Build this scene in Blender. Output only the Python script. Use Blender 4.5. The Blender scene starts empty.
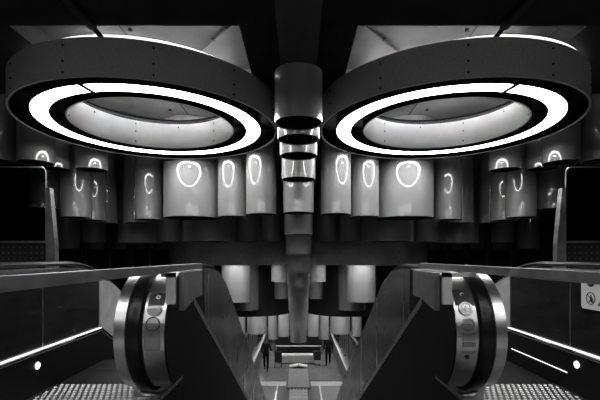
import bpy, bmesh, math, random
from mathutils import Vector, Matrix
random.seed(7)
C = bpy.context.scene.collection
PI = math.pi
EYE = 1.04                      # height of the tripod camera above the upper landing
F = 408.0
TAN = 0.577                     # pitch of the escalators
def z(h): return h + EYE        # heights below are given relative to the eye
LOWER = z(-6.2)                 # floor of the lower hall

# ------------------------------------------------------------------ materials
def new_mat(name):
    m = bpy.data.materials.new(name); m.use_nodes = True
    nt = m.node_tree; b = nt.nodes['Principled BSDF']
    return m, nt, b
def mat(name, v, rough=.5, metal=0.0, spec=.5, coat=0.0, coat_rough=.05, coat_ior=1.5, noise=0.0, scale=8.0, rvar=0.0, bump=0.0, stretch=(1,1,1), bscale=None):
    m, nt, b = new_mat(name)
    b.inputs['Base Color'].default_value = (v, v, v, 1)
    b.inputs['Roughness'].default_value = rough
    b.inputs['Metallic'].default_value = metal
    b.inputs['Specular IOR Level'].default_value = spec
    b.inputs['Coat Weight'].default_value = coat
    b.inputs['Coat Roughness'].default_value = coat_rough
    b.inputs['Coat IOR'].default_value = coat_ior
    if noise or rvar or bump:
        tc = nt.nodes.new('ShaderNodeTexCoord'); mp = nt.nodes.new('ShaderNodeMapping')
        mp.inputs['Scale'].default_value = stretch
        nt.links.new(tc.outputs['Object'], mp.inputs['Vector'])
        n = nt.nodes.new('ShaderNodeTexNoise'); n.inputs['Scale'].default_value = scale; n.inputs['Detail'].default_value = 6
        nt.links.new(mp.outputs['Vector'], n.inputs['Vector'])
        if noise:
            r = nt.nodes.new('ShaderNodeMapRange')
            r.inputs['From Min'].default_value = .25; r.inputs['From Max'].default_value = .75
            r.inputs['To Min'].default_value = max(0, v*(1-noise)); r.inputs['To Max'].default_value = v*(1+noise)
            nt.links.new(n.outputs['Fac'], r.inputs['Value']); nt.links.new(r.outputs['Result'], b.inputs['Base Color'])
        if rvar:
            r = nt.nodes.new('ShaderNodeMapRange')
            r.inputs['From Min'].default_value = .25; r.inputs['From Max'].default_value = .75
            r.inputs['To Min'].default_value = max(0.02, rough-rvar); r.inputs['To Max'].default_value = rough+rvar
            nt.links.new(n.outputs['Fac'], r.inputs['Value']); nt.links.new(r.outputs['Result'], b.inputs['Roughness'])
        if bump:
            bp = nt.nodes.new('ShaderNodeBump'); bp.inputs['Strength'].default_value = bump; bp.inputs['Distance'].default_value = .01
            if bscale:
                n2 = nt.nodes.new('ShaderNodeTexNoise'); n2.inputs['Scale'].default_value = bscale
                nt.links.new(mp.outputs['Vector'], n2.inputs['Vector']); nt.links.new(n2.outputs['Fac'], bp.inputs['Height'])
            else: nt.links.new(n.outputs['Fac'], bp.inputs['Height'])
            nt.links.new(bp.outputs['Normal'], b.inputs['Normal'])
    return m
def glow(name, s):
    m, nt, b = new_mat(name)
    b.inputs['Base Color'].default_value = (.8, .8, .8, 1)
    b.inputs['Emission Color'].default_value = (1, 1, 1, 1)
    b.inputs['Emission Strength'].default_value = s
    return m
def glass(name, tint, refl=1.0):
    m = bpy.data.materials.new(name); m.use_nodes = True; nt = m.node_tree
    nt.nodes.clear()
    o = nt.nodes.new('ShaderNodeOutputMaterial'); mix = nt.nodes.new('ShaderNodeMixShader')
    t = nt.nodes.new('ShaderNodeBsdfTransparent'); t.inputs['Color'].default_value = (tint, tint, tint, 1)
    g = nt.nodes.new('ShaderNodeBsdfGlossy'); g.inputs['Roughness'].default_value = .04; g.inputs['Color'].default_value = (refl, refl, refl, 1)
    fr = nt.nodes.new('ShaderNodeFresnel'); fr.inputs['IOR'].default_value = 1.5
    nt.links.new(fr.outputs['Fac'], mix.inputs['Fac']); nt.links.new(t.outputs['BSDF'], mix.inputs[1]); nt.links.new(g.outputs['BSDF'], mix.inputs[2])
    nt.links.new(mix.outputs['Shader'], o.inputs['Surface'])
    return m

M = dict(
    pipe=mat('pipe_lacquer', .25, .4, spec=.75, coat=1.0, coat_rough=.02, coat_ior=1.85, noise=.10, scale=3, stretch=(1,1,.25)),
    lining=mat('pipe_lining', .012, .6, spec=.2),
    band=mat('band_grey', .42, .55, spec=.3, noise=.22, scale=90, bump=.05),
    black=mat('matt_black', .010, .55, spec=.3),
    pan=mat('black_pan', .014, .35, spec=.4, noise=.5, scale=6),
    inner=mat('pale_panel', .78, .5, spec=.3, noise=.07, scale=5),
    conc=mat('ceiling_grey', .07, .55, spec=.4, noise=.25, scale=4, bump=.04), conclit=mat('ceiling_lit', .38, .55, spec=.4, noise=.12, scale=4, bump=.04),
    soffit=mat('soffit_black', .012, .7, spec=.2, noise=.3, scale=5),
    wall=mat('shaft_dark', .012, .7, spec=.15, noise=.3, scale=2),
    steel=mat('brushed_steel', .50, .30, metal=1, noise=.05, scale=5, stretch=(14,1,1)),
    satin=mat('satin_steel', .52, .36, metal=1, noise=.2, scale=14, rvar=.08),
    dsteel=mat('dark_steel', .07, .22, metal=.8, noise=.35, scale=5, rvar=.06, stretch=(1,1,4)),
    panel=mat('bronze_panel', .11, .24, metal=.9, noise=.35, scale=4, rvar=.07, bump=.02),
    skirt=mat('skirt_black', .006, .5, spec=.15),
    clad=mat('cladding_dark', .004, .55, spec=.12, noise=.25, scale=3, stretch=(1,1,.3)),
    rubber=mat('handrail_rubber', .006, .28, spec=.2),
    tread=mat('tread_metal', .10, .45, metal=.9, noise=.2, scale=12), loz=mat('lozenge_metal', .30, .38, metal=1, noise=.2, scale=12), vblack=mat('hood_black', .002, .9, spec=0),
    step=mat('step_metal', .05, .4, metal=.6, noise=.3, scale=10),
    sign=mat('sign_white', .72, .5, spec=.3),
    ink=mat('sign_ink', .012, .5),
    grey=mat('sign_grey', .16, .4, metal=.5),
    plate=mat('plate_grey', .30, .3, metal=1),
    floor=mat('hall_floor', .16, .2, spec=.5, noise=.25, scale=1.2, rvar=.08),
    landing=mat('landing_floor', .35, .5, noise=.3, scale=5),
    paleblock=mat('pale_stone', .55, .5, noise=.12, scale=6),
    tile=mat('pale_tile', .45, .5, noise=.3, scale=9),
    cloth=mat('dark_cloth', .012, .9, spec=.1), cloth2=mat('dark_trousers', .010, .9, spec=.1),
    skin=mat('skin', .16, .6), hair=mat('hair', .02, .6), bag=mat('bag_black', .010, .6),
    light=glow('lamp_ring', 13.0), low=glow('lamp_ring_low', 16.0), up=glow('lamp_uplight', 1.6), tubelamp=glow('added_tube', 185.0), strip=glow('skirt_lamp', .9),
    dot=glow('skirt_dot', 3.0), down=glow('downlight', 120.0),
    screen=glass('screen_glass', .55, .6),
)

def dots(name, v, dot, pitch, rad):
    m, nt, b = new_mat(name); N = nt.nodes.new; L = nt.links.new
    tc = N('ShaderNodeTexCoord'); sp = N('ShaderNodeSeparateXYZ'); L(tc.outputs['Object'], sp.inputs[0])
    sq = []
    for ax in ('X', 'Z'):
        a = N('ShaderNodeMath'); a.operation = 'DIVIDE'; a.inputs[1].default_value = pitch; L(sp.outputs[ax], a.inputs[0])
        f = N('ShaderNodeMath'); f.operation = 'FRACT'; L(a.outputs[0], f.inputs[0])
        c = N('ShaderNodeMath'); c.operation = 'SUBTRACT'; c.inputs[1].default_value = .5; L(f.outputs[0], c.inputs[0])
        q = N('ShaderNodeMath'); q.operation = 'POWER'; q.inputs[1].default_value = 2; L(c.outputs[0], q.inputs[0]); sq.append(q)
    ad = N('ShaderNodeMath'); ad.operation = 'ADD'; L(sq[0].outputs[0], ad.inputs[0]); L(sq[1].outputs[0], ad.inputs[1])
    lt = N('ShaderNodeMath'); lt.operation = 'LESS_THAN'; lt.inputs[1].default_value = rad*rad; L(ad.outputs[0], lt.inputs[0])
    mx = N('ShaderNodeMapRange'); mx.inputs['To Min'].default_value = v; mx.inputs['To Max'].default_value = dot; L(lt.outputs[0], mx.inputs['Value'])
    L(mx.outputs['Result'], b.inputs['Base Color']); b.inputs['Roughness'].default_value = .4
    return m
M['landingdark'] = mat('parapet_grey', .12, .4, noise=.2, scale=3)
M['palepanel'] = mat('pale_satin_panel', .55, .55, metal=.6, noise=.2, scale=6)
M['basegrey'] = mat('base_grey', .40, .45, metal=.3, noise=.25, scale=14)
M['bracket'] = mat('bracket_grey', .34, .45, noise=.1, scale=20)
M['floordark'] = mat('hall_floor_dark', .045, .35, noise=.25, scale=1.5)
M['grille'] = mat('grille_grey', .35, .5, noise=.2, scale=10)
M['beam'] = mat('beam_grey', .03, .6, noise=.3, scale=6)
M['perf'] = dots('perforated_black', .012, .10, .062, .14)

# ------------------------------------------------------------------ mesh helpers
def root_loc(p):
    v = Vector((0,0,0))
    while p is not None: v += p.location; p = p.parent
    return v
def obj(name, bm, m, parent=None, smooth=False, label=None):
    bmesh.ops.recalc_face_normals(bm, faces=bm.faces[:])
    if parent is not None: bmesh.ops.translate(bm, vec=-root_loc(parent), verts=bm.verts[:])
    me = bpy.data.meshes.new(name); bm.to_mesh(me); bm.free()
    if isinstance(m, (list, tuple)):
        for k in m: me.materials.append(M[k])
    else: me.materials.append(M[m])
    if smooth:
        me.shade_smooth() if hasattr(me, 'shade_smooth') else None
        try: me.set_sharp_from_angle(angle=math.radians(35))
        except Exception: pass
    o = bpy.data.objects.new(name, me); C.objects.link(o)
    if parent is not None: o.parent = parent
    if label: o['label'] = label
    return o
def tag(o, label, cat, group=None):
    o['label'] = label; o['category'] = cat
    if group: o['group'] = group
    return o
def thing(name, label, cat, loc=(0,0,0), group=None):
    o = bpy.data.objects.new(name, None); C.objects.link(o); o.location = loc
    o.empty_display_size = .1
    return tag(o, label, cat, group)
def struct(name, bm, m, smooth=False, parent=None):
    o = obj(name, bm, m, parent, smooth); o['kind'] = 'structure'; return o
def BM(): return bmesh.new()
def box(bm, x0, x1, y0, y1, z0, z1):
    vs = [bm.verts.new((x, y, zz)) for x in (x0, x1) for y in (y0, y1) for zz in (z0, z1)]
    for f in ((0,1,3,2),(4,6,7,5),(0,4,5,1),(2,3,7,6),(0,2,6,4),(1,5,7,3)): bm.faces.new([vs[i] for i in f])
    return bm
def prism_x(bm, pts, x0, x1):
    """polygon of (y, z) extruded along x"""
    a = [bm.verts.new((x0, y, zz)) for y, zz in pts]; b = [bm.verts.new((x1, y, zz)) for y, zz in pts]
    bm.faces.new(a); bm.faces.new(b[::-1]); n = len(pts)
    for i in range(n): bm.faces.new((a[i], a[(i+1)%n], b[(i+1)%n], b[i]))
    return bm
def prism_z(bm, pts, z0, z1):
    a = [bm.verts.new((x, y, z0)) for x, y in pts]; b = [bm.verts.new((x, y, z1)) for x, y in pts]
    bm.faces.new(a); bm.faces.new(b[::-1]); n = len(pts)
    for i in range(n): bm.faces.new((a[i], a[(i+1)%n], b[(i+1)%n], b[i]))
    return bm
def prism_y(bm, pts, y0, y1):
    a = [bm.verts.new((x, y0, zz)) for x, zz in pts]; b = [bm.verts.new((x, y1, zz)) for x, zz in pts]
    bm.faces.new(a); bm.faces.new(b[::-1]); n = len(pts)
    for i in range(n): bm.faces.new((a[i], a[(i+1)%n], b[(i+1)%n], b[i]))
    return bm
def lathe(bm, cx, cy, prof, n=96, a0=0.0, a1=2*PI, close=True):
    """profile of (radius, z) turned about a vertical axis; close joins the profile's ends"""
    full = abs(a1-a0-2*PI) < 1e-6
    k = n if full else n+1
    rings = []
    for i in range(k):
        a = a0+(a1-a0)*i/n
        rings.append([bm.verts.new((cx+r*math.cos(a), cy+r*math.sin(a), zz)) for r, zz in prof])
    m = len(prof)
    for i in range(n):
        A, B = rings[i], rings[(i+1) % k]
        for j in range(m if close else m-1):
            bm.faces.new((A[j], A[(j+1)%m], B[(j+1)%m], B[j]))
    if not full and close:
        bm.faces.new(rings[0]); bm.faces.new(rings[-1][::-1])
    return bm
def tube(bm, pts, r, n=10, cap=True):
    pts = [Vector(p) for p in pts]; rr = r if isinstance(r, (list, tuple)) else [r]*len(pts)
    rings = []; up = None
    for i, p in enumerate(pts):
        d = (pts[min(i+1, len(pts)-1)]-pts[max(i-1, 0)]).normalized()
        if up is None: up = Vector((0,0,1)) if abs(d.z) < .9 else Vector((1,0,0))
        u = d.cross(up).normalized(); v = d.cross(u).normalized()
        up = -v if False else up
        rings.append([bm.verts.new(p+rr[i]*(math.cos(2*PI*k/n)*u+math.sin(2*PI*k/n)*v)) for k in range(n)])
    for A, B in zip(rings, rings[1:]):
        for k in range(n): bm.faces.new((A[k], A[(k+1)%n], B[(k+1)%n], B[k]))
    if cap: bm.faces.new(rings[0][::-1]); bm.faces.new(rings[-1])
    return bm
def disc_on_x(bm, x, y, zz, r, t, n=20, sy=1.0):
    pts = [(y+r*sy*math.cos(2*PI*k/n), zz+r*math.sin(2*PI*k/n)) for k in range(n)]
    return prism_x(bm, pts, x, x+t)
def sweep_yz(bm, path, sect, s):
    """section of (across X, outward) points swept along a path of (y, z) points; outward is the path's left normal"""
    rings = []
    for i, p in enumerate(path):
        a = path[max(i-1, 0)]; b = path[min(i+1, len(path)-1)]
        d = Vector((b[0]-a[0], b[1]-a[1])).normalized(); nrm = Vector((-d.y, d.x))
        rings.append([bm.verts.new((s*X, p[0]+nrm.x*o, p[1]+nrm.y*o)) for X, o in sect])
    n = len(sect)
    for A, B in zip(rings, rings[1:]):
        for k in range(n): bm.faces.new((A[k], A[(k+1)%n], B[(k+1)%n], B[k]))
    bm.faces.new(rings[0]); bm.faces.new(rings[-1][::-1])
    return bm
def side_word(s): return 'left' if s < 0 else 'right'

# ------------------------------------------------------------------ the setting
CEIL = 2.30
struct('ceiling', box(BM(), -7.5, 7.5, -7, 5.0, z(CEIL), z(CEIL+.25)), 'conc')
struct('ceiling_rear', box(BM(), -7.5, 7.5, 5.002, 14, z(CEIL), z(CEIL+.25)), 'conclit')  # same ceiling, lighter tone: lamp glow through the rings put into its colour
b = BM(); prism_x(b, [(14, z(CEIL)), (23, z(-3.0)), (23, z(-2.75)), (14, z(CEIL+.25))], -7.5, 7.5)
struct('ceiling_slope', b, 'wall')
struct('ceiling_hall', box(BM(), -7.5, 7.5, 23, 36, z(-3.0), z(-2.75)), 'wall')
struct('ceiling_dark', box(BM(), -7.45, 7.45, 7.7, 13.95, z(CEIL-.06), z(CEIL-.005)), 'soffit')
# dark soffits round the two lit coffers
struct('soffit_front', box(BM(), -7.45, 7.45, 2.2, 3.44, z(1.95), z(CEIL-.005)), 'soffit')
struct('soffit_middle', box(BM(), -.50, .50, 3.445, 7.65, z(1.95), z(CEIL-.005)), 'soffit')
for s in (-1, 1):
    struct('soffit_'+side_word(s), box(BM(), min(s*2.6, s*7.4), max(s*2.6, s*7.4), 3.445, 5.2, z(2.08), z(CEIL-.005)), 'soffit')
struct('ceiling_beam', box(BM(), -.17, .17, 2.2, 11.9, z(1.80), z(1.948)), 'beam')
# thin joints and bolts of the ceiling panels
for s in (-1, 1):
    b = BM()
    for x, y in ((.9, 4.3), (1.25, 4.9), (2.2, 4.25), (2.7, 4.2), (3.0, 4.75), (1.6, 6.2), (2.0, 6.35), (1.7, 4.12)):
        lathe(b, s*x, y, [(0.001, z(CEIL-.02)), (.022, z(CEIL-.02)), (.022, z(CEIL-.001)), (.001, z(CEIL-.001))], 10)
    box(b, s*1.78-.006, s*1.78+.006, 3.5, 7.6, z(CEIL-.006), z(CEIL-.001))
    tube(b, [(s*.55, 3.9, z(CEIL-.01)), (s*1.15, 4.6, z(CEIL-.01))], .008, 6)
    struct('trim_'+side_word(s), b, 'black')
struct('wall_left', box(BM(), -7.75, -7.5, -7, 36, z(-6.4), z(CEIL+.25)), 'wall')
struct('wall_right', box(BM(), 7.5, 7.75, -7, 36, z(-6.4), z(CEIL+.25)), 'wall')
struct('wall_back', box(BM(), -7.75, 7.75, 36, 36.25, z(-6.4), z(CEIL+.25)), 'wall')
struct('wall_front', box(BM(), -7.75, 7.75, -7.25, -7, z(-6.4), z(CEIL+.25)), 'wall')
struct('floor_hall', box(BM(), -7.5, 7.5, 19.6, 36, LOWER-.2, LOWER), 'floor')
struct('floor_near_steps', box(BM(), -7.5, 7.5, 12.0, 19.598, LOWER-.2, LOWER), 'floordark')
struct('floor_opening', box(BM(), -1.27, 1.27, 23.55, 25.95, LOWER+.0005, LOWER+.005), 'black')
b = BM(); box(b, -7.5, 7.5, -7, 1.1, -.3, 0)
struct('floor', b, 'landing')
for s in (-1, 1):
    struct('floor_'+side_word(s), box(BM(), min(s*2.32, s*7.5), max(s*2.32, s*7.5), 1.102, 5.2, -.3, 0), 'landing')

# ------------------------------------------------------------------ ring luminaires
RX, RY = 1.78, 5.06
def lamp_segments(t, cx, yc, h, watts, n=20, spread=150):
    for k in range(n):
        a = 2*PI*(k+.5)/n
        ld = bpy.data.lights.new('tube_lamp', 'AREA'); ld.shape = 'RECTANGLE'; ld.size = .15; ld.size_y = 2*1.215*math.sin(PI/n)
        ld.energy = watts; ld.spread = math.radians(spread)
        o = bpy.data.objects.new('tube_lamp', ld); C.objects.link(o); o.parent = t
        o.location = Vector((cx+1.215*math.cos(a), yc+1.215*math.sin(a), z(h)))-root_loc(t); o.rotation_euler = (0, 0, a)
def ring_luminaire(s, yc, label):
    cx = s*RX
    t = thing('ring_luminaire', label, 'ceiling lamp', (cx, yc, z(1.92)), 'pairs of ring ceiling lamps')
    b = BM(); lathe(b, cx, yc, [(1.505, z(1.575)), (1.505, z(1.92)), (1.485, z(1.92)), (1.485, z(1.575))], 128)
    band = obj('outer_band', b, 'band', t, True)
    b = BM(); lathe(b, cx, yc, [(1.478, z(1.583)), (1.484, z(1.583)), (1.484, z(1.697)), (1.478, z(1.697))], 96); obj('inner_sleeve', b, 'vblack', t, True)
    b = BM(); lathe(b, cx, yc, [(.969, z(1.606)), (.9715, z(1.606)), (.9715, z(1.697)), (.969, z(1.697))], 96); obj('inner_sleeve', b, 'vblack', t, True)
    b = BM()                                                        # seams and bolts of the band
    for k in range(12):
        a = 2*PI*k/12+.33
        for h in (1.62, 1.72, 1.86):
            p = Vector((cx+1.506*math.cos(a), yc+1.506*math.sin(a), z(h)))
            d = Vector((math.cos(a), math.sin(a), 0))
            tube(b, [p-d*.004, p+d*.008], .010, 8)
    obj('bolts', b, 'black', band)
    b = BM(); lathe(b, cx, yc, [(.969, z(1.70)), (1.484, z(1.70)), (1.484, z(1.72)), (.969, z(1.72))], 128)
    pan = obj('recess_pan', b, 'pan', t, True)
    for k in range(12):                                             # thin cross plates in the dark recess
        a = 2*PI*k/12+.2
        p = [(cx+r*math.cos(a+w), yc+r*math.sin(a+w)) for r, w in ((.98, -.004), (1.48, -.004), (1.48, .004), (.98, .004))]
        b = BM(); prism_z(b, p, z(1.665), z(1.698)); obj('cross_plate', b, 'pan', pan)
    b = BM(); lathe(b, cx, yc, [(1.118, z(1.597)), (1.127, z(1.597)), (1.127, z(1.65)), (1.301, z(1.65)), (1.301, z(1.597)), (1.310, z(1.597)), (1.310, z(1.66)), (1.118, z(1.66))], 96)
    obj('light_housing', b, 'black', t, True)
    lamp_segments(t, cx, yc, 1.594, 2.2, 20 if yc > 0 else 10)
    js = sorted(j % (2*PI) for j in (-PI/2+s*.18, PI/2+s*.05, s*.02, PI+s*.02))
    for k in range(4):
        a0 = js[k]+.006; a1 = (js[(k+1) % 4] + (2*PI if k == 3 else 0))-.006
        b = BM(); lathe(b, cx, yc, [(1.129, z(1.598)), (1.299, z(1.598)), (1.299, z(1.604)), (1.129, z(1.604))], 32, a0, a1)
        obj('light_diffuser', b, 'light', t, True)
    for a, hw in ((-PI/2+s*.18, .014), (PI/2+s*.05, .008)):
        b = BM()
        p = [(cx+r*math.cos(a+w), yc+r*math.sin(a+w)) for r, w in ((1.10, -hw*1.3), (1.32, -hw*1.3), (1.32, hw*1.3), (1.10, hw*1.3))]
        prism_z(b, p, z(1.588), z(1.596)); obj('joint_bracket', b, 'black', t)
    b = BM(); lathe(b, cx, yc, [(.953, z(1.605)), (.953, z(1.955)), (.968, z(1.955)), (.968, z(1.605))], 128)
    wall = obj('inner_band', b, 'inner', t, True)
    b = BM()
    for k in range(10):
        a = 2*PI*k/10+.30
        for h in (1.66, 1.80, 1.91) if k % 2 else (1.91,):
            p = Vector((cx+.952*math.cos(a), yc+.952*math.sin(a), z(h)))
            d = Vector((math.cos(a), math.sin(a), 0))
            tube(b, [p+d*.004, p-d*.006], .010, 8)
    obj('bolts', b, 'black', wall)
    b = BM(); lathe(b, cx, yc, [(.955, z(1.957)), (.967, z(1.957)), (.967, z(1.985)), (.955, z(1.985))], 128)
    obj('inner_rim', b, 'black', t, True)
    b = BM(); lathe(b, cx, yc, [(.985, z(2.006)), (.985, z(2.028)), (1.06, z(2.028)), (1.06, z(1.902)), (1.05, z(1.902)), (1.05, z(2.006))], 96)  # added shield that keeps the hidden lamp off the ceiling
    hood = obj('added_hood', b, 'vblack', t, True)
    b = BM(); lathe(b, cx, yc, [(1.02, z(1.966)), (1.04, z(1.966)), (1.04, z(2.002)), (1.02, z(2.002))], 64)  # unseen lamp added behind the rim to light the inner band
    obj('added_lamp', b, 'tubelamp', hood, True)
    b = BM(); lathe(b, cx, yc, [(.969, z(1.88)), (1.484, z(1.88)), (1.484, z(1.90)), (.969, z(1.90))], 128)
    obj('top_pan', b, 'black', t, True)
    b = BM(); lathe(b, cx+(-.03 if s < 0 else .17), yc, [(1.275, z(2.025)), (1.30, z(2.025)), (1.30, z(2.050)), (1.275, z(2.050))], 128)
    obj('uplight_strip', b, 'up', t, True)
    for k in (0, 1, 3):                                             # hangers, the nearest one in view
        a = -PI/2 + k*PI/2 - s*.05
        d = Vector((math.cos(a), math.sin(a), 0)); q = Vector((-d.y, d.x, 0))
        b = BM()
        c0 = Vector((cx, yc, 0))+d*1.44
        tube(b, [c0+Vector((0,0,z(1.90))), c0+q*(-.10 if s < 0 else .10)+Vector((0,0,z(2.02 if k == 0 else CEIL-.002)))], .022, 8)
        if k == 0:
            p = c0+q*(-.10 if s < 0 else .10)
            tube(b, [Vector((p.x, p.y, z(2.02))), Vector((p.x, p.y, z(CEIL-.002)))], .022, 8)
        obj('hanger', b, 'black', t)
    return t
ring_luminaire(-1, RY, 'big round ring lamp hanging over the left escalator, white light circle underneath')
ring_luminaire(1, RY, 'big round ring lamp hanging over the right escalator, white light circle underneath')
for s in (-1, 1):       # the next pair of ring lamps, over the landing
    ring_luminaire(s, -.5, 'ring lamp over the landing behind the camera, %s side' % side_word(s))
for s in (-1, 1):       # dark rail fixed under the front soffit, ending above each ring
    tag(obj('ceiling_rail', box(BM(), s*1.72-.03, s*1.72+.03, 2.25, 3.42, z(1.90), z(1.948)), 'black'),
        'dark rail under the black soffit leading to the %s ring lamp' % side_word(s), 'rail', 'rails under the front soffit')

def drum_luminaire(s, yc, zb, zt, label, shell='drum'):
    cx = s*RX
    t = thing('drum_luminaire', label, 'ceiling lamp', (cx, yc, z(zt)), 'dark drum lamps further down the shaft')
    b = BM(); lathe(b, cx, yc, [(1.505, z(zb)), (1.505, z(zt)), (1.485, z(zt)), (1.485, z(zb))], 96)
    sh = obj('drum_shell', b, shell, t, True)
    b = BM()
    for k in range(14):
        a = 2*PI*k/14+.1; d = Vector((math.cos(a), math.sin(a), 0))
        for h in (zb+.08, zb+.30):
            p = Vector((cx, yc, z(h)))+d*1.504; tube(b, [p, p+d*.012], .012, 8)
    obj('bolts', b, 'black', sh)
    b = BM(); lathe(b, cx, yc, [(.90, z(zb+.16)), (1.483, z(zb+.16)), (1.483, z(zb+.18)), (.90, z(zb+.18))], 96)
    obj('recess_pan', b, 'pan', t, True)
    b = BM(); lathe(b, cx, yc, [(1.128, z(zb+.02)), (1.30, z(zb+.02)), (1.30, z(zb+.08)), (1.128, z(zb+.08))], 96)
    obj('light_diffuser', b, 'low', t, True)
    b = BM(); lathe(b, cx, yc, [(.945, z(zb+.02)), (.945, z(zb+.36)), (.96, z(zb+.36)), (.96, z(zb+.02))], 96)
    obj('inner_band', b, 'inner', t, True)
M['hallplate'] = mat('hall_plate', .22, .45, noise=.2, scale=8)
M['drumshade'] = mat('drum_shaded', .03, .5, spec=.3, noise=.2, scale=3)  # shaded copy of the drum paint, shade put into the colour
M['drum'] = mat('drum_lit', .40, .4, spec=.5, coat=.8, coat_rough=.06, coat_ior=1.7, noise=.2, scale=3)  # lit copy for the nearer drums, light put into the colour
for s in (-1, 1):
    w = side_word(s)
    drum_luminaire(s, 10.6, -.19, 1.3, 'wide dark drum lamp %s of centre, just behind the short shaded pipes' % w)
    drum_luminaire(s, 16.0, -2.13, -.26, 'lower dark drum lamp %s of centre, behind the two bright pipes' % w, 'drumshade')

# ------------------------------------------------------------------ hanging pipes
def ceil_at(y):
    if y < 7.66: return CEIL-.003
    if y < 13.98: return CEIL-.062
    if y < 23: return CEIL-(y-14)*(CEIL+3.0)/9.0
    return -3.0
def pipe(x, y, h, r, label, group, top=None, m='pipe'):
    if top is None: top = min(ceil_at(y+r), ceil_at(y-r))-.002
    if abs(x)+r > 2.6 and y-r < 5.21: top = min(top, 2.078)
    n = 64
    b = BM(); lathe(b, x, y, [(r, z(h)), (r, z(top)), (r-.012, z(top)), (r-.012, z(h))], n)
    o = obj('hanging_pipe', b, m, None, True); tag(o, label, 'pipe', group)
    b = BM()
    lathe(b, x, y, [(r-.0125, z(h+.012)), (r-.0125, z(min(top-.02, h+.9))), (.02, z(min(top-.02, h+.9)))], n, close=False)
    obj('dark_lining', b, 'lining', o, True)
    return o
NTH = ['first', 'second', 'third', 'fourth', 'fifth', 'sixth', 'seventh', 'eighth', 'ninth', 'tenth', 'eleventh', 'twelfth', 'thirteenth', 'fourteenth', 'fifteenth']
H5 = [1.31, 1.31, 1.265, 1.076, .67, .37, .05, -.28, -.60, -.88, -1.24, -1.56, -1.88, -2.16, -2.45]
for i, h in enumerate(H5):
    y = 4.0+.56*i
    lab = ('%s pipe from the camera in the middle row stepping down between the escalators' % NTH[i])
    if i == 0: lab = 'nearest and largest pipe of the middle row, hung between the two ring lamps'
    if i == 14: lab = 'last and lowest pipe of the middle row, just above the hall barrier'
    pipe(0, y, h, .235, lab, 'middle row of hanging pipes', 1.798 if y < 11.6 else None)
R1, R2 = .235, .46
FIELD = [  # X, Y, bottom, radius, words
    (3.73, 5.80, 1.335, R1, 'short upper pipe directly above the inner corner of the {w} glass screen'),
    (4.33, 5.85, 1.37, R1, 'short upper pipe at the very {w} edge of the picture above the glass screen'),
    (3.79, 6.33, 1.36, R1, 'half hidden upper pipe wedged between two short upper pipes on the {w}'),
    (3.24, 6.40, 1.36, R1, 'short upper pipe ending just under the outer rim of the {w} ring lamp'),
    (3.72, 6.83, .66, R1, 'long pipe with a U shaped reflection, beside the {w} glass screen'),
    (3.74, 7.40, .66, R1, 'long pipe half hidden behind the one with the U reflection, {w}'),
    (3.80, 8.00, .66, R1, 'rearmost of three long pipes in a file at the {w}'),
    (3.18, 8.00, .66, R1, 'shaded long pipe set back in the dark gap, {w} side'),
    (2.66, 7.25, .66, R1, 'long pipe on the outer side of the wide {w} pipe'),
    (1.83, 7.06, .665, .485, 'wide long pipe below the {w} ring lamp with its oval reflection'),
    (1.09, 6.72, .66, R1, 'long pipe on the inner side of the wide {w} pipe'),
    (.58, 6.35, .66, R1, 'long bright pipe next to the middle row on the {w}'),
    (4.35, 7.00, .82, R1, 'dark long pipe behind the steel fin of the {w} glass screen'),
    (1.80, 8.06, .30, R2, 'wide shaded pipe ending just below the wide {w} long pipe'),
    (1.12, 8.85, .33, R1, 'narrow shaded pipe in the second tier, inner neighbour of the wide {w} one'),
    (.62, 9.20, .35, R1, 'narrow shaded pipe in the second tier nearest the middle row, {w}'),
    (2.65, 8.30, .31, R1, 'narrow shaded pipe in the second tier, outer neighbour of the wide {w} one'),
    (3.47, 8.95, .30, R2, 'wide dark pipe in the second tier above the {w} newel'),
    (4.45, 8.90, .32, R1, 'narrow dark pipe outermost in the second tier, {w}'),
    (5.30, 9.40, .20, R1, 'barely lit pipe hanging far out behind the {w} screen fin'),
    (5.40, 11.0, .21, R1, 'pipe end showing low behind the outermost dark column, {w}'),
    (4.75, 11.0, .21, R1, 'pipe end showing low between the outer dark columns, {w}'),
    (4.15, 11.0, .21, R1, 'pipe end showing low between the inner dark columns, {w}'),
    (3.57, 11.0, .19, R1, 'pale pipe end showing low beside the dark drum lamp, {w}'),
    (1.92, 12.60, -1.36, R2, 'wide bright pipe between the escalator panel and the dark drum, {w}'),
    (1.78, 13.70, -1.75, R2, 'wide dark pipe just behind the wide bright one, {w}'),
    (.60, 12.50, -.75, R1, 'bright short pipe beside the middle row at mid height, {w}'),
    (.60, 14.00, -1.42, R1, 'dim pipe directly under the bright short one, {w}'),
    (1.85, 18.25, -3.38, R2, 'wide pale pipe hanging low over the hall, {w}'),
    (1.12, 18.10, -3.62, R1, 'grey narrow pipe hanging low over the walking person, {w}'),
    (.63, 17.60, -3.40, R1, 'bright narrow pipe hanging low beside the end of the middle row, {w}'),
    (2.60, 18.25, -3.52, R1, 'grey narrow pipe hanging low, half behind the {w} escalator panel'),
]
TIER = lambda h: 'hanging pipes along the shaft'
for s in (-1, 1):
    for x, y, h, r, lab in FIELD:
        pipe(s*x, y, h, r, 'grey '+lab.format(w=side_word(s)), TIER(h))
# dark square columns at the back of the pipes
M['column'] = mat('column_dark', .03, .5)
for s in (-1, 1):
    for x, lab in ((5.30, 'outermost'), (4.70, 'second from outside'), (4.15, 'third from outside'), (3.72, 'innermost, nearest the drum lamp')):
        b = BM(); box(b, s*x-.06, s*x+.06, 10.0, 10.12, LOWER, z(CEIL-.064))
        tag(obj('steel_column', b, 'column'), 'slim dark column below the pipes behind the %s escalator, %s' % (side_word(s), lab), 'column', 'slim dark columns behind the pipes')

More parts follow.
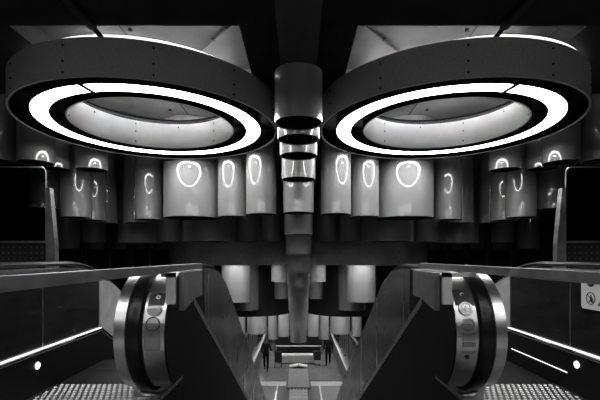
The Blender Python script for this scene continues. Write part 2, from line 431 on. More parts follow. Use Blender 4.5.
# ------------------------------------------------------------------ upper escalators
NY, NZ, NR = 2.464, -.427, .364
KY = 4.15                       # where the handrails bend down
def rail_path(top=-.085, far=12.9, ny=NY, full=True):
    """handrail centre line in (y, z): from the inlet under the newel, round it, along and down"""
    p = []
    r = abs(NZ-top)
    if full:
        p.append((NY+.25, z(NZ-r)))
        for k in range(25):
            a = -PI/2 - PI*k/24
            p.append((NY+r*math.cos(a), z(NZ+r*math.sin(a))))
    else: p.append((ny, z(top)))
    p.append((3.3, z(top))); p.append((KY-.5, z(top)))
    for k in range(1, 9):       # eased bend
        u = k/8; y = KY-.5+1.0*u
        p.append((y, z(top-TAN*(u*u)*.5)))
    y = KY+.5; h = top-TAN*.5
    for k in range(1, 11):
        yy = y+(far-y)*k/10; p.append((yy, z(h-TAN*(yy-y))))
    return p
def panel_poly(y0, y1, top, low, off=0.0):
    """balustrade panel between the handrail curve and a lower line low(y)"""
    up = [(y, h-off) for y, h in rail_path(top, 13.0, full=False)]
    def at(y):
        for (a, ha), (c, hc) in zip(up, up[1:]):
            if a <= y <= c: return ha+(hc-ha)*(y-a)/(c-a) if c > a else ha
        return up[0][1] if y < up[0][0] else up[-1][1]
    ys = [y0+(y1-y0)*k/24 for k in range(25)]
    return [(y, at(y)) for y in ys]+[(y, low(y)) for y in (y1,)]+[(y0+(y1-y0)*k/24, low(y0+(y1-y0)*k/24)) for k in range(23, -1, -1)]
def skirt_top(y): return z(-.715) if y < 4.1 else z(-.715-TAN*(y-4.1))
def ledge(y): return z(-.262-TAN*(y-2.70))
def dshape(r, back, n=28, cy=NY, cz=NZ):
    p = [(cy+r*math.cos(-PI/2-PI*k/n), z(cz+r*math.sin(-PI/2-PI*k/n))) for k in range(n+1)]
    return [(back, z(cz-r))]+p+[(back, z(cz+r))]
def rim_patch(s, x0, x1, a0, a1, r, t=.004, n=10):
    """a thin plate wrapped round the newel's front between two angles (0 = straight ahead, up positive)"""
    bm = BM(); rings = []
    for k in range(n+1):
        a = a0+(a1-a0)*k/n
        rings.append([bm.verts.new((s*x, NY-rr*math.cos(a), z(NZ+rr*math.sin(a)))) for x, rr in ((x0, r), (x1, r), (x1, r+t), (x0, r+t))])
    for A, B in zip(rings, rings[1:]):
        for k in range(4): bm.faces.new((A[k], A[(k+1)%4], B[(k+1)%4], B[k]))
    bm.faces.new(rings[0]); bm.faces.new(rings[-1][::-1])
    return bm
def rim_disc(s, xc, ac, rad, r, t=.004, r_in=0.0, a_lo=0, a_hi=2*PI, n=28):
    """a round plate (or ring, or half plate) lying on the newel's curved front"""
    bm = BM()
    def P(rho, a, rr):
        x = xc+rho*math.cos(a); th = ac+rho*math.sin(a)/r
        return (s*x, NY-rr*math.cos(th), z(NZ+rr*math.sin(th)))
    radii = [max(r_in, .0005), rad]
    loops = []
    m = n+1
    for k in range(m):
        a = a_lo+(a_hi-a_lo)*k/n
        loops.append([bm.verts.new(P(radii[0], a, r)), bm.verts.new(P(radii[1], a, r)), bm.verts.new(P(radii[1], a, r+t)), bm.verts.new(P(radii[0], a, r+t))])
    for A, B in zip(loops, loops[1:]):
        for k in range(4): bm.faces.new((A[k], A[(k+1)%4], B[(k+1)%4], B[k]))
    bm.faces.new(loops[0]); bm.faces.new(loops[-1][::-1])
    return bm
RR = .340                        # radius of the newel's steel front
def escalator(s):
    w = side_word(s)
    t = thing('escalator', 'escalator going down from the landing on the %s of the picture, with a steel newel' % w, 'escalator', (s*1.48, NY, 0), 'pair of escalators on the upper landing')
    # inner balustrade, towards the middle of the picture
    nw = obj('newel', prism_x(BM(), dshape(RR, 3.0), s*.700, s*.820), 'steel', t, True, 'brushed steel newel front with round plates')
    nw2 = obj('newel_trim', prism_x(BM(), dshape(RR, 3.0), s*.905, s*.965), 'steel', t, True)
    core = obj('newel_core', prism_x(BM(), dshape(RR-.02, 3.0), s*.821, s*.904), 'black', t, True)
    obj('newel_cover', prism_x(BM(), dshape(RR-.006, 3.0), s*.692, s*.6995), 'clad', t)
    b = BM(); sweep_yz(b, rail_path(-.085), [(.822, -.016), (.815, .004), (.828, .018), (.86, .024), (.892, .018), (.905, .004), (.898, -.016)], s)
    obj('handrail', b, 'rubber', t, True)
    obj('deck_cover', prism_x(BM(), [(2.36, z(-.090)), (2.80, z(-.090)), (2.80, z(-.262)), (2.62, z(-.262)), (2.36, z(-.31))], s*.660, s*.6915), 'satin', t)
    low = lambda y: ledge(y)-.0
    b = BM(); prism_x(b, panel_poly(2.81, 12.6, -.10, low), s*.790, s*.815)
    obj('balustrade_panel', b, 'panel', t, True)
    for y in (3.55, 4.75, 5.95, 7.15, 8.4, 9.6, 10.8):            # panel joints
        h1 = z(-.12) if y < KY else z(-.12-TAN*(y-KY))
        b = BM(); box(b, min(s*.785, s*.789), max(s*.785, s*.789), y-.006, y+.006, ledge(y), h1-.02)
        obj('panel_joint', b, 'satin', t)
    b = BM(); prism_x(b, [(2.70, ledge(2.70)), (12.6, ledge(12.6)), (12.6, ledge(12.6)-.05), (2.70, ledge(2.70)-.05)], s*.690, s*.789)
    obj('deck_ledge', b, 'satin', t)
    b = BM(); prism_x(b, [(2.44, z(-.32)), (2.62, z(-.264)), (2.69, z(-.264)), (12.6, ledge(12.6)-.055), (12.6, LOWER+.002), (2.44, LOWER+.002)], s*.694, s*.76)
    obj('side_cladding', b, 'clad', t)
    # base of the newel, with the bright deck edge and the handrail inlet
    bs = obj('newel_base', box(BM(), min(s*.703, s*.985), max(s*.703, s*.985), 2.44, 2.90, .002, z(-.755)), 'basegrey', t)
    obj('deck_edge', box(BM(), min(s*.690, s*.703), max(s*.690, s*.703), 1.2, 2.437, z(-.722), z(-.708)), 'steel', bs)
    obj('base_side', box(BM(), min(s*.694, s*.72), max(s*.694, s*.72), 1.2, 2.435, z(-1.30), z(-.7225)), 'clad', bs)
    # raised collar where the handrail enters
    b = BM()
    tube(b, [(s*.945, 2.433, z(-.80)), (s*.92, 2.433, z(-.822)), (s*.81, 2.433, z(-.822)), (s*.775, 2.433, z(-.80)), (s*.768, 2.433, z(-.72))], .014, 8)
    obj('inlet_collar', b, 'satin', bs, True)
    if s < 0:
        lb = obj('base_label', box(BM(), -.958, -.885, 2.431, 2.4385, z(-.875), z(-.838)), 'sign', bs, False, 'small pale label with a line of print')
        b = BM()
        for k in range(6): box(b, -.947+.0095*k, -.941+.0095*k, 2.4295, 2.4305, z(-.860), z(-.848) if k % 3 else z(-.851))
        box(b, -.947, -.897, 2.4295, 2.4305, z(-.869), z(-.865))
        obj('print', b, 'grey', lb)
    # the round and square plates on the newel front
    if s > 0:
        obj('sign_band', rim_patch(s, .710, .812, .52, .80, RR), 'ink', nw, True)
        b = rim_disc(s, .758, .71, .012, RR+.004, .002, .007, PI*.15, PI*1.35); obj('sign_mark', b, 'sign', nw)
        d = obj('arrow_disc', rim_disc(s, .760, .46, .038, RR+.004), 'plate', nw, True, 'round plate with two-headed arrow')
        b = BM()
        for (x0, x1, a0, a1) in ((.7545, .7655, .375, .50),):
            b2 = rim_patch(s, x0, x1, a0, a1, RR+.0085, .002); me = bpy.data.meshes.new('t'); b2.to_mesh(me); b2.free(); b.from_mesh(me)
        b2 = rim_disc(s, .760, .49, .028, RR+.0085, .002, .019, 0.0, PI); me = bpy.data.meshes.new('t'); b2.to_mesh(me); b2.free(); b.from_mesh(me)
        for xx in (.7365, .7835):
            b2 = rim_disc(s, xx, .475, .013, RR+.0085, .002, 0, PI, 2*PI, 8); me = bpy.data.meshes.new('t'); b2.to_mesh(me); b2.free(); b.from_mesh(me)
        b2 = rim_patch(s, .738, .782, .365, .385, RR+.0085, .002); me = bpy.data.meshes.new('t'); b2.to_mesh(me); b2.free(); b.from_mesh(me)
        obj('arrow_mark', b, 'sign', d)
        d = obj('button_disc', rim_disc(s, .760, .225, .034, RR), 'grey', nw, True, 'dark round button plate')
        obj('button_ring', rim_disc(s, .760, .225, .034, RR+.004, .004, .028), 'plate', d)
        b = BM()
        for xx in (.747, .762, .776):
            b2 = rim_disc(s, xx, .215, .007, RR+.0045, .003, .004, n=12); me = bpy.data.meshes.new('t'); b2.to_mesh(me); b2.free(); b.from_mesh(me)
        obj('button_mark', b, 'plate', d)
        obj('key_plate', rim_patch(s, .728, .798, -.03, .10, RR), 'plate', nw)
        obj('slot_plate', rim_patch(s, .728, .798, -.125, -.05, RR), 'grey', nw)
        obj('slot_plate', rim_patch(s, .728, .798, -.235, -.195, RR), 'grey', nw)
        obj('key_lock', rim_disc(s, .758, -.285, .012, RR, .006), 'ink', nw)
    else:
        obj('sign_band', rim_patch(s, .715, .800, .52, .74, RR), 'ink', nw, True)
        obj('sign_mark', rim_disc(s, .752, .66, .012, RR+.004, .002, .006), 'sign', nw)
        d = obj('arrow_disc', rim_disc(s, .760, .46, .040, RR+.004, .004, 0, PI, 2*PI), 'grey', nw, True, 'half round dark plate')
        obj('arrow_mark', rim_patch(s, .722, .798, .455, .50, RR+.0085, .002), 'sign', d)
        d = obj('button_disc', rim_disc(s, .760, .225, .036, RR), 'plate', nw, True)
        obj('button_ring', rim_disc(s, .760, .225, .038, RR+.004, .004, .032), 'ink', d)
        obj('button_mark', rim_patch(s, .730, .790, .215, .235, RR+.0045, .002), 'grey', d)
        fr = obj('key_plate', rim_patch(s, .725, .800, -.16, .10, RR), 'plate', nw)
        for (x0, x1, a0, a1) in ((.722, .803, -.175, -.158), (.722, .728, -.16, .22), (.797, .803, -.16, .22)):
            obj('key_plate_edge', rim_patch(s, x0, x1, a0, a1, RR+.002), 'grey', fr)
        obj('slot_plate', rim_patch(s, .704, .722, .18, .24, RR), 'grey', nw)
        obj('slot_plate', rim_patch(s, .798, .816, .18, .24, RR), 'grey', nw)
    # inner balustrade seen from the steps
    b = BM(); prism_x(b, panel_poly(2.81, 12.6, -.10, skirt_top), s*.90, s*.925); obj('balustrade_panel', b, 'panel', t, True)
    b = BM(); prism_x(b, [(2.95, z(-.72)), (4.1, z(-.72)), (12.6, skirt_top(12.6)-.005), (12.6, skirt_top(12.6)-.5), (4.1, z(-1.25)), (2.95, z(-1.25))], s*.965, s*.985)
    obj('skirt_panel', b, 'skirt', t)
    # outer balustrade
    b = BM(); sweep_yz(b, rail_path(-.062), [(2.062, -.016), (2.055, .004), (2.068, .018), (2.10, .024), (2.132, .018), (2.145, .004), (2.138, -.016)], s)
    obj('handrail', b, 'rubber', t, True)
    b = BM(); sweep_yz(b, [(NY-.0, z(-.108)), (3.3, z(-.108)), (KY-.5, z(-.108))]+[(y, h-.046) for y, h in rail_path(-.062, 12.6, full=False)[3:]], [(2.03, -.012), (2.03, .012), (2.17, .012), (2.17, -.012)], s)
    obj('handrail_guide', b, 'satin', t, True)
    obj('outer_newel', prism_x(BM(), dshape(RR, 2.62), s*2.03, s*2.17), 'steel', t, True)
    b = BM(); prism_x(b, panel_poly(2.63, 3.185, -.125, skirt_top), s*2.0, s*2.03); obj('balustrade_panel', b, 'dsteel', t, True)
    b = BM(); prism_x(b, panel_poly(3.195, 4.085, -.125, skirt_top), s*2.0, s*2.03); fp = obj('balustrade_panel', b, 'dsteel', t, True)
    b = BM(); prism_x(b, panel_poly(4.095, 12.6, -.125, skirt_top), s*2.0, s*2.03); obj('balustrade_panel', b, 'palepanel', t, True)
    obj('panel_joint', box(BM(), min(s*1.998, s*2.01), max(s*1.998, s*2.01), 3.186, 3.194, z(-.70), z(-.13)), 'satin', t)
    obj('panel_joint', box(BM(), min(s*1.996, s*2.01), max(s*1.996, s*2.01), 4.083, 4.097, z(-.70), z(-.13)), 'satin', t)
    b = BM(); prism_x(b, [(1.6, z(-.74)), (4.1, z(-.74)), (12.6, skirt_top(12.6)-.025), (12.6, skirt_top(12.6)-.5), (4.1, z(-1.35)), (3.345, z(-1.25)), (3.345, .002), (1.6, .002)], s*1.985, s*2.02)
    sk = obj('skirt_panel', b, 'skirt', t)
    b = BM(); prism_x(b, [(1.6, z(-.705)), (4.1, z(-.705)), (4.1, z(-.714)), (1.6, z(-.714))], s*1.975, s*1.999)
    obj('glow_strip', b, 'strip', sk, False, 'thin glowing strip along the skirt')
    b = BM(); prism_x(b, [(4.101, z(-.698)), (12.6, skirt_top(12.6)+.017), (12.6, skirt_top(12.6)), (4.101, z(-.716))], s*1.985, s*1.999)
    obj('skirt_trim', b, 'dsteel', sk)
    b = BM(); prism_x(b, [(1.6, z(-.738)), (4.12, z(-.738)), (5.2, z(-.738-TAN*1.08)), (5.2, z(-.744-TAN*1.08)), (4.12, z(-.744)), (1.6, z(-.744))], s*1.979, s*1.9845)
    obj('skirt_trim', b, 'satin', sk)
    lampy, lampz = (3.10, -.825) if s < 0 else (3.09, -.815)
    b = BM(); disc_on_x(b, s*1.978, lampy, z(lampz), .026, s*.0065); obj('skirt_lamp', b, 'dot', sk, False, 'small round white lamp in the skirt')
    if s > 0:
        b = BM(); prism_x(b, [(3.20, z(-.902)), (4.04, z(-.902)), (4.04, z(-.910)), (3.20, z(-.910))], s*1.979, s*1.9845)  # trim line given a glow to stand for a reflection, no lamp
        obj('glow_strip', b, 'strip', sk, False, 'short thin trim line below the lamp, glow standing for a reflection')
        # safety pictograms
        sg = BM(); prism_x(sg, [(2.63, z(-.135)), (3.04, z(-.135)), (3.055, z(-.15)), (3.055, z(-.365)), (3.04, z(-.38)), (2.63, z(-.38))], 1.992, 1.9995)
        sp = obj('safety_sign', sg, 'sign', t, False, 'white sign with black warning pictograms')
        for k, (yc, zc) in enumerate(((2.955, -.30), (2.955, -.175), (2.83, -.175))):
            b = BM(); n = 28; r0, r1 = .040, .046
            if k == 0:
                for q in range(n):
                    a, a2 = 2*PI*q/n, 2*PI*(q+1)/n
                    prism_x(b, [(yc+r*math.cos(t_), z(zc)+r*math.sin(t_)) for r, t_ in ((r0, a), (r1, a), (r1, a2), (r0, a2))], 1.9895, 1.9915)
                prism_x(b, [(yc+.030, z(zc+.028)), (yc+.034, z(zc+.024)), (yc-.030, z(zc-.028)), (yc-.034, z(zc-.024))], 1.9895, 1.9915)
                disc_on_x(b, 1.9895, yc-.004, z(zc+.018), .007, .002, 10)
                prism_x(b, [(yc+.008, z(zc+.010)), (yc-.012, z(zc+.010)), (yc-.010, z(zc-.010)), (yc-.020, z(zc-.030)), (yc-.012, z(zc-.032)), (yc-.001, z(zc-.014)), (yc+.010, z(zc-.032)), (yc+.018, z(zc-.030)), (yc+.006, z(zc-.008))], 1.9895, 1.9915)
                prism_x(b, [(yc-.010, z(zc+.010)), (yc-.024, z(zc-.004)), (yc-.020, z(zc-.009)), (yc-.006, z(zc+.004))], 1.9895, 1.9915)
            else:
                disc_on_x(b, 1.9895, yc, z(zc), .042, .002, 28)
            pc = obj('pictogram', b, 'ink', sp)
            if k:
                b = BM(); prism_x(b, [(yc+.026, z(zc-.018)), (yc+.022, z(zc-.024)), (yc-.026, z(zc-.004)), (yc-.022, z(zc+.004))], 1.9875, 1.9893); obj('pictogram_mark', b, 'sign', pc)
        b = BM(); prism_x(b, [(2.885, z(-.345)), (2.825, z(-.26)), (2.77, z(-.345))], 1.9895, 1.9915); tri = obj('pictogram', b, 'ink', sp)
        b = BM(); prism_x(b, [(2.870, z(-.339)), (2.825, z(-.273)), (2.784, z(-.339))], 1.9875, 1.9893); obj('pictogram_mark', b, 'grey', tri)
    # tread plate with raised lozenges
    b = BM(); box(b, min(s*.99, s*1.98), max(s*.99, s*1.98), 1.11, 3.34, -.06, 0)
    px, py = .043, .056
    for j in range(int(1.6/py)):
        for i in range(23):
            x = s*(1.018+px*i+(px/2 if j % 2 else 0)); y = 3.31-py*j
            if abs(x) > 1.96: continue
            q = [(x-.0195, y), (x, y-.026), (x+.0195, y), (x, y+.026)]
            lo = [b.verts.new((a, c, .0005)) for a, c in q]; hi = [b.verts.new((x+(a-x)*.55, y+(c-y)*.55, .006)) for a, c in q]
            fs = [b.faces.new(hi)]+[b.faces.new((lo[k], lo[(k+1)%4], hi[(k+1)%4], hi[k])) for k in range(4)]
            for f in fs: f.material_index = 1
    obj('tread_plate', b, ['tread', 'loz'], t)
    # steps, with ridged treads
    for k in range(16):
        y0 = 3.345+.40*k
        drop = 0 if k < 2 else -.231*(k-1)
        b = BM(); box(b, min(s*.99, s*1.975), max(s*.99, s*1.975), y0, y0+.396, drop-.24, drop-.012)
        for i in range(48):
            x = s*(1.0+.0205*i); box(b, x-.005, x+.005, y0, y0+.396, drop-.0121, drop)
        obj('step', b, 'step', t)
    if s > 0: t.location.x += .125
    return t
escalator(-1); escalator(1)

# guard rails beside the newels
for s in (-1, 1):
    w = side_word(s); xr = .65 if s < 0 else .85; xb = xr+.022
    t = thing('guard_rail', 'flat steel guard rail reaching from the %s picture edge over the newel' % w, 'rail', (s*xr, .35, 0), 'guard rails on the landing')
    b = BM(); box(b, min(s*xr, s*(xr+.04)), max(s*xr, s*(xr+.04)), .25, 2.75 if s < 0 else 2.88, z(-.078), z(-.043)); obj('rail_bar', b, 'satin', t)
    b = BM(); box(b, min(s*xr, s*(xr+.04)), max(s*xr, s*(xr+.04)), .30, .34, .002, z(-.079)); obj('rail_post', b, 'satin', t)
    x0 = .612 if s < 0 else .715
    b = BM(); box(b, min(s*x0, s*(x0+.045)), max(s*x0, s*(x0+.045)), 2.02, 2.04, z(-.235), z(-.079))
    box(b, min(s*x0, s*(xr+.03)), max(s*x0, s*(xr+.03)), 2.02, 2.04, z(-.100), z(-.079)); obj('end_bracket', b, 'bracket', t)

# glass screens on the outer sides
for s in (-1, 1):
    w = side_word(s)
    t = thing('glass_screen', 'dark glass screen with perforated foot at the %s picture edge' % w, 'screen', (s*3.6, 4.5, 0), 'glass screens beside the escalators')
    b = BM(); r = .06; X0, X1 = 2.79, 4.8
    pts = [(s*X1, z(.18)), (s*X0, z(.18)), (s*X0, z(.99-r))]+[(s*(X0+r-r*math.sin(a)), z(.99-r+r*math.cos(a))) for a in [PI/2*(1-k/6) for k in range(1, 7)]]+[(s*X1, z(.99))]
    prism_y(b, pts, 4.50, 4.512); obj('pane', b, 'screen', t)
    b = BM(); tube(b, [(s*X0, 4.506, z(.18)), (s*X0, 4.506, z(.99-r))]+[(s*(X0+r-r*math.sin(a)), 4.506, z(.99-r+r*math.cos(a))) for a in [PI/2*(1-k/6) for k in range(1, 7)]]+[(s*X1, 4.506, z(.99))], .007, 8)
    obj('pane_edge', b, 'satin', t)
    b = BM(); box(b, min(s*X0, s*X1), max(s*X0, s*X1), 4.49, 4.525, z(.155), z(.178)); obj('cross_rail', b, 'satin', t)
    b = BM(); box(b, min(s*X0, s*X1), max(s*X0, s*X1), 4.50, 4.515, .002, z(.153)); obj('perforated_panel', b, 'perf', t)
    b = BM(); prism_y(b, [(s*2.727, .002), (s*2.60, .002), (s*2.63, z(.15)), (s*2.685, z(.745)), (s*2.727, z(.745))], 4.40, 4.47); obj('end_fin', b, 'satin', t, False, 'tapered grey steel fin')
    if s > 0: t.location.x += .16

# ------------------------------------------------------------------ lower hall
t = thing('lower_escalator', 'foot of an escalator in the middle of the lower hall floor', 'escalator', (0, 20, LOWER))
b = BM(); box(b, -.52, .52, 19.35, 22.6, LOWER+.002, LOWER+.02); obj('landing_plate', b, 'hallplate', t)
b = BM(); box(b, -.56, .56, 19.10, 19.345, LOWER+.002, LOWER+.03); obj('comb_plate', b, 'black', t)
b = BM(); box(b, -.40, .40, 17.3, 19.09, LOWER+.002, LOWER+.012)
for i in range(6): box(b, -.38+.152*i-.03, -.38+.152*i+.03, 17.3, 19.09, LOWER+.012, LOWER+.05)
for j in range(5): box(b, -.40, .40, 17.4+.4*j, 17.43+.4*j, LOWER+.012, LOWER+.032)
obj('step_grille', b, ['grille'], t)
for s in (-1, 1):
    b = BM(); box(b, s*1.0-.03, s*1.0+.03, 16.2, 19.57, LOWER+.002, LOWER+.10); obj('handrail', b, 'steel', t)
for s in (-1, 1):
    b = BM(); box(b, min(s*.60, s*2.16), max(s*.60, s*2.16), 19.6, 20.3, LOWER+.001, LOWER+.006)
    for i in range(6): box(b, s*(.75+.25*i)-.10, s*(.75+.25*i)+.10, 19.63, 20.27, LOWER+.006, LOWER+.010)
    tag(obj('tile_strip', b, 'tile'), 'pale strip of square tiles across the hall floor, %s of the landing plate' % side_word(s), 'floor strip', 'tile strips in the hall')
t = thing('notice_board', 'low pale two-leaf board like an open book in the hall', 'board', (0, 22.9, LOWER))
for s in (-1, 1):
    b = BM(); prism_y(b, [(s*.01, LOWER+.12), (s*.50, LOWER+.04), (s*.50, LOWER+.10), (s*.01, LOWER+.20)], 22.7, 23.1); obj('leaf', b, 'sign', t)
b = BM(); box(b, -.30, .30, 22.75, 23.05, LOWER+.001, LOWER+.04); obj('foot', b, 'black', t)
t = thing('counter_block', 'long pale low block with a wider top in the middle of the hall', 'bench', (0, 24.1, LOWER))
b = BM(); box(b, -.97, .97, 23.85, 24.3, LOWER+.006, LOWER+.34)
obj('body', b, 'paleblock', t)
b = BM(); box(b, -1.03, 1.03, 23.80, 24.35, LOWER+.342, LOWER+.46); obj('top', b, 'paleblock', t)
t = thing('barrier', 'thin steel barrier across the hall behind the pale block', 'barrier', (0, 25.2, LOWER))
b = BM(); tube(b, [(-1.38, 25.2, z(-5.50)), (1.38, 25.2, z(-5.50))], .03, 10); obj('rail_bar', b, 'sign', t, True)
for x in (-1.38, 1.38):
    b = BM(); tube(b, [(x, 25.2, LOWER+.001), (x, 25.2, z(-5.45))], .045, 10); obj('post', b, 'satin', t, True)
# dark opening behind the barrier, with its side walls
b = BM(); box(b, -1.5, 1.5, 26.0, 26.3, LOWER+.001, z(-3.01)); struct('wall_hall', b, 'wall')
for s in (-1, 1):
    w = side_word(s)
    t = thing('hall_parapet', 'sloping pale parapet with a bright top edge along the %s of the lower hall' % w, 'parapet', (s*2.3, 24, LOWER), 'parapets of the lower hall')
    b = BM(); box(b, min(s*2.24, s*2.40), max(s*2.24, s*2.40), 18.6, 31, LOWER+.001, z(-5.30)); obj('panel', b, 'landingdark', t)
    b = BM(); box(b, min(s*2.21, s*2.29), max(s*2.21, s*2.29), 18.6, 31, z(-5.298), z(-5.25)); obj('top_rail', b, 'tile', t)
    t = thing('railing', 'dark railing with pale uprights outside the %s parapet' % w, 'railing', (s*3.0, 24, LOWER), 'railings of the lower hall')
    for k in range(9):
        y = 20.5+1.1*k
        b = BM(); box(b, min(s*2.95, s*3.03), max(s*2.95, s*3.03), y-.04, y+.04, LOWER+.001, z(-4.42)); obj('upright', b, 'satin', t)
    b = BM(); box(b, min(s*2.93, s*3.05), max(s*2.93, s*3.05), 20.4, 29.4, z(-4.418), z(-4.36)); obj('top_rail', b, 'satin', t)
# lamps added out of sight in the hall ceiling to light the hall
for k, (x, y) in enumerate(((-2.6, 23.4), (2.6, 23.4), (-1.5, 25.2), (1.5, 25.2), (-2.8, 27.8), (2.8, 27.8), (-1.5, 21.4), (1.5, 21.4))):
    zc = -3.0 if y > 23 else -2.08
    t = thing('added_downlight', 'added round downlight in the hall ceiling, %s of the middle, %s' % ('left' if x < 0 else 'right', ('second from the camera', 'third from the camera', 'farthest', 'nearest, below the slope')[k//2]), 'ceiling lamp', (x, y, z(zc)), 'added downlights in the hall ceiling')
    b = BM(); lathe(b, x, y, [(.20, z(zc-.30 if zc > -3 else -3.08)), (.20, z(zc-.15 if zc > -3 else -3.002)), (.23, z(zc-.15 if zc > -3 else -3.002)), (.23, z(zc-.30 if zc > -3 else -3.08))], 24); obj('housing', b, 'black', t, True)
    b = BM(); lathe(b, x, y, [(.001, z(zc-.27 if zc > -3 else -3.05)), (.195, z(zc-.27 if zc > -3 else -3.05)), (.195, z(zc-.25 if zc > -3 else -3.03)), (.001, z(zc-.25 if zc > -3 else -3.03))], 24); obj('lamp_disc', b, 'down', t)
    if zc > -3:
        b = BM(); tube(b, [(x, y, z(zc-.24)), (x, y, z(2.3-.589*(y-14)-.002))], .03, 8); obj('stem', b, 'black', t)

# ------------------------------------------------------------------ people
def skinned(name, verts, edges, radii, root, m, parent, sub=2):
    """one continuous surface grown round a skeleton; baked to a plain mesh"""
    me = bpy.data.meshes.new(name); off = root_loc(parent)
    me.from_pydata([Vector(v) for v in verts], edges, []); me.update()
    o = bpy.data.objects.new(name, me); C.objects.link(o)
    md = o.modifiers.new('skin', 'SKIN'); md.use_smooth_shade = True
    sv = me.skin_vertices[0].data if me.skin_vertices else None
    if sv is None:
        bpy.context.view_layer.objects.active = o
        raise RuntimeError('no skin layer')
    for i, r in enumerate(radii):
        sv[i].radius = (r, r) if not isinstance(r, tuple) else r
        sv[i].use_root = (i == root)
    ss = o.modifiers.new('sub', 'SUBSURF'); ss.levels = sub; ss.render_levels = sub
    dg = bpy.context.evaluated_depsgraph_get(); dg.update()
    m2 = bpy.data.meshes.new_from_object(o.evaluated_get(dg))
    bpy.data.objects.remove(o)
    m2.materials.clear(); m2.materials.append(M[m])
    for p in m2.polygons: p.use_smooth = True
    o = bpy.data.objects.new(name, m2); C.objects.link(o); o.parent = parent
    return o
class Skel:
    def __init__(self): self.v = []; self.e = []; self.r = []
    def add(self, p, r, prev=None):
        self.v.append(tuple(p)); self.r.append(r); i = len(self.v)-1
        if prev is not None: self.e.append((prev, i))
        return i
def hand(sk, wrist, p, d, side):
    """palm, four curled fingers and a thumb; p the wrist, d the arm's direction, side the thumb's side"""
    d = Vector(d).normalized(); q = Vector(side).normalized(); nrm = d.cross(q).normalized(); p = Vector(p)
    palm = sk.add(p+d*.055, .030, wrist)
    for k, ln in enumerate((.070, .080, .074, .058)):
        o = q*(.030-.020*k)
        a = sk.add(p+d*.095+o, .010, palm); c = sk.add(p+d*(.095+ln*.5)+o+nrm*.012, .009, a); sk.add(p+d*(.095+ln*.82)+o+nrm*.036, .0075, c)
    a = sk.add(p+d*.05+q*.042, .011, palm); sk.add(p+d*.095+q*.058+nrm*.012, .009, a)
def person(loc, label, face, stride, arm_l, arm_r, hgt=1.74):
    """face: heading (radians, 0 = away from the camera). arm_l/arm_r: elbow and wrist offsets from the shoulder"""
    t = thing('person', label, 'person', loc, 'people in the lower hall')
    k = hgt/1.74
    ca, sa = math.cos(face), math.sin(face)
    def P(x, y, zz): return ((x*ca-y*sa)*k, (x*sa+y*ca)*k, zz*k)
    legs = {}
    for sx, st in ((-1, stride), (1, -stride)):
        hip = (sx*.09, 0, .92); knee = (sx*.10, st*.16+.03, .49+.02*abs(st)); ank = (sx*.10, st*.30-.02, .075); toe = (sx*.115, st*.30+.14, .035)
        legs[sx] = (hip, knee, ank, toe)
    arms = {-1: arm_l, 1: arm_r}
    sk = Skel()
    pel = sk.add(P(0, 0, .95), .125); ab = sk.add(P(0, 0, 1.12), .115, pel); ch = sk.add(P(0, .0, 1.32), .135, ab); nk0 = sk.add(P(0, .0, 1.46), .06, ch)
    nk = sk.add(P(0, .015, 1.53), .052, nk0); hd = sk.add(P(0, .03, 1.62), .082, nk); tp = sk.add(P(0, .02, 1.69), .066, hd)
    no = sk.add(P(0, .125, 1.61), .014, hd); 
    for sx in (-1, 1): sk.add(P(sx*.085, .02, 1.61), .014, hd)
    for sx in (-1, 1):
        hip, knee, ank, toe = legs[sx]
        h = sk.add(P(*hip), .095, pel); kn = sk.add(P(*knee), .058, h); an = sk.add(P(*ank), .040, kn); sk.add(P(*toe), .032, an)
        sh = (sx*.175, 0, 1.42); e, wst = arms[sx]
        s0 = sk.add(P(*sh), .058, ch); el = sk.add(P(sh[0]+e[0], sh[1]+e[1], sh[2]+e[2]), .043, s0); wr = sk.add(P(sh[0]+wst[0], sh[1]+wst[1], sh[2]+wst[2]), .029, el)
        pw = P(sh[0]+wst[0], sh[1]+wst[1], sh[2]+wst[2]); pe = P(sh[0]+e[0], sh[1]+e[1], sh[2]+e[2])
        dv = Vector(pw)-Vector(pe); hand(sk, wr, pw, dv, P(-sx*.2, .9, .2) if abs(dv.normalized().y) < .7 else (-sx, 0, .3))
    skinned('body', sk.v, sk.e, sk.r, 0, 'skin', t)
    # coat
    sk = Skel(); pel = sk.add(P(0, 0, .82), .165); ab = sk.add(P(0, 0, 1.08), .150, pel); ch = sk.add(P(0, 0, 1.34), .168, ab); sk.add(P(0, .0, 1.47), .085, ch)
    for sx in (-1, 1):
        sh = (sx*.175, 0, 1.42); e, wst = arms[sx]
        s0 = sk.add(P(*sh), .082, ch); el = sk.add(P(sh[0]+e[0], sh[1]+e[1], sh[2]+e[2]), .064, s0)
        sk.add(P(sh[0]+e[0]+(wst[0]-e[0])*.92, sh[1]+e[1]+(wst[1]-e[1])*.92, sh[2]+e[2]+(wst[2]-e[2])*.92), .050, el)
    skinned('coat', sk.v, sk.e, sk.r, 0, 'cloth', t)
    sk = Skel(); pel = sk.add(P(0, 0, .93), .135)
    for sx in (-1, 1):
        hip, knee, ank, toe = legs[sx]
        h = sk.add(P(hip[0], hip[1], hip[2]-.03), .105, pel); kn = sk.add(P(*knee), .072, h); sk.add(P(ank[0], ank[1], ank[2]+.03), .056, kn)
    skinned('trousers', sk.v, sk.e, sk.r, 0, 'cloth2', t)
    for sx in (-1, 1):
        sk = Skel(); hip, knee, ank, toe = legs[sx]
        a = sk.add(P(ank[0], ank[1]-.03, .045), .048); c = sk.add(P(ank[0], ank[1]+.05, .042), .046, a); sk.add(P(*toe), .036, c)
        skinned('shoe', sk.v, sk.e, sk.r, 0, 'bag', t)
    sk = Skel(); a = sk.add(P(0, -.015, 1.60), .080); c = sk.add(P(0, .005, 1.69), .082, a); sk.add(P(0, .035, 1.725), .055, c)
    skinned('hair', sk.v, sk.e, sk.r, 0, 'hair', t)
    return t
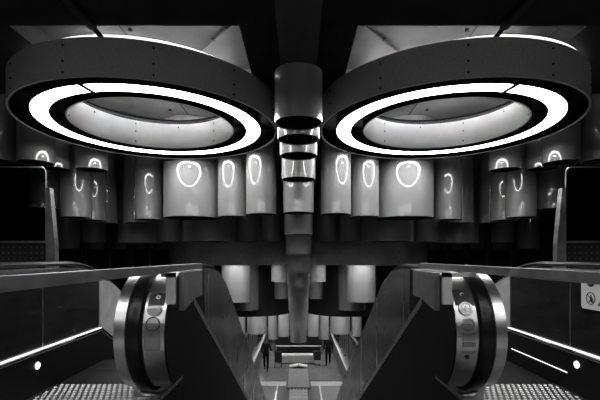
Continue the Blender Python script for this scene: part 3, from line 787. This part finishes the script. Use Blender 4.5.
person((-1.78, 22.4, LOWER), 'person in dark coat walking away on the left of the hall, pushing a dark cart', .0, .9, ((-.06, -.06, -.29), (-.05, .12, -.48)), ((.08, .02, -.28), (.16, .24, -.40)))
person((1.70, 23.4, LOWER), 'person in dark coat walking away on the right, bag at the left hand', .0, -.5, ((-.06, -.02, -.28), (-.10, -.02, -.53)), ((.07, -.01, -.28), (.10, .06, -.53)))
t = thing('push_cart', 'dark folding push cart in front of the left walking person', 'cart', (-1.2, 23.2, LOWER))
b = BM(); prism_x(b, [(22.85, LOWER+.30), (23.25, LOWER+.30), (23.35, LOWER+.80), (22.75, LOWER+.92)], -1.46, -1.06); obj('bag', b, 'bag', t)
b = BM()
for x in (-1.45, -1.07):
    tube(b, [(x, 22.85, LOWER+.12), (x, 23.20, LOWER+.50), (x, 22.72, LOWER+1.0)], .015, 8)
tube(b, [(-1.45, 22.72, LOWER+1.0), (-1.07, 22.72, LOWER+1.0)], .018, 8); obj('frame', b, 'dsteel', t)
for x in (-1.45, -1.07):
    for y in (22.85, 23.22):
        b = BM(); pts = [(y+.085*math.cos(PI*k/9), LOWER+.087+.085*math.sin(PI*k/9)) for k in range(18)]; prism_x(b, pts, x-.02, x+.02); obj('wheel', b, 'rubber', t)
t.location.x += .12
t = thing('shopping_bag', 'dark bag with a pale base beside the right walking person', 'bag', (1.30, 23.3, LOWER))
b = BM(); prism_y(b, [(1.10, LOWER+.32), (1.48, LOWER+.32), (1.52, LOWER+.82), (1.04, LOWER+.82)], 23.22, 23.44); obj('body', b, 'bag', t)
b = BM(); prism_y(b, [(1.16, LOWER+.12), (1.44, LOWER+.12), (1.48, LOWER+.318), (1.10, LOWER+.318)], 23.24, 23.42); obj('pale_base', b, 'paleblock', t)
b = BM(); tube(b, [(1.12, 23.33, LOWER+.82), (1.24, 23.33, LOWER+.95), (1.36, 23.33, LOWER+.82)], .012, 8); obj('handle', b, 'bag', t)
for x in (1.18, 1.42):
    b = BM(); pts = [(23.33+.06*math.cos(PI*k/8), LOWER+.061+.06*math.sin(PI*k/8)) for k in range(16)]; prism_x(b, pts, x-.02, x+.02); obj('wheel', b, 'rubber', t)

t.location.x -= .22

# ------------------------------------------------------------------ world, camera
wd = bpy.data.worlds.new('world'); bpy.context.scene.world = wd; wd.use_nodes = True
wd.node_tree.nodes['Background'].inputs['Color'].default_value = (.02, .02, .02, 1)
cam = bpy.data.cameras.new('camera'); co = bpy.data.objects.new('camera', cam); C.objects.link(co)
co.location = (0, 0, EYE); co.rotation_euler = (PI/2, 0, 0)
cam.sensor_width = 36; cam.lens = F/600*36
cam.shift_y = 57/600; cam.shift_x = 1.5/600
cam.clip_start = .05; cam.clip_end = 200
sc = bpy.context.scene; sc.camera = co
sc.view_settings.view_transform = 'Standard'; sc.view_settings.look = 'None'
sc.view_settings.gamma = 1; sc.view_settings.use_curve_mapping = False
sc.view_settings.exposure = 0.0
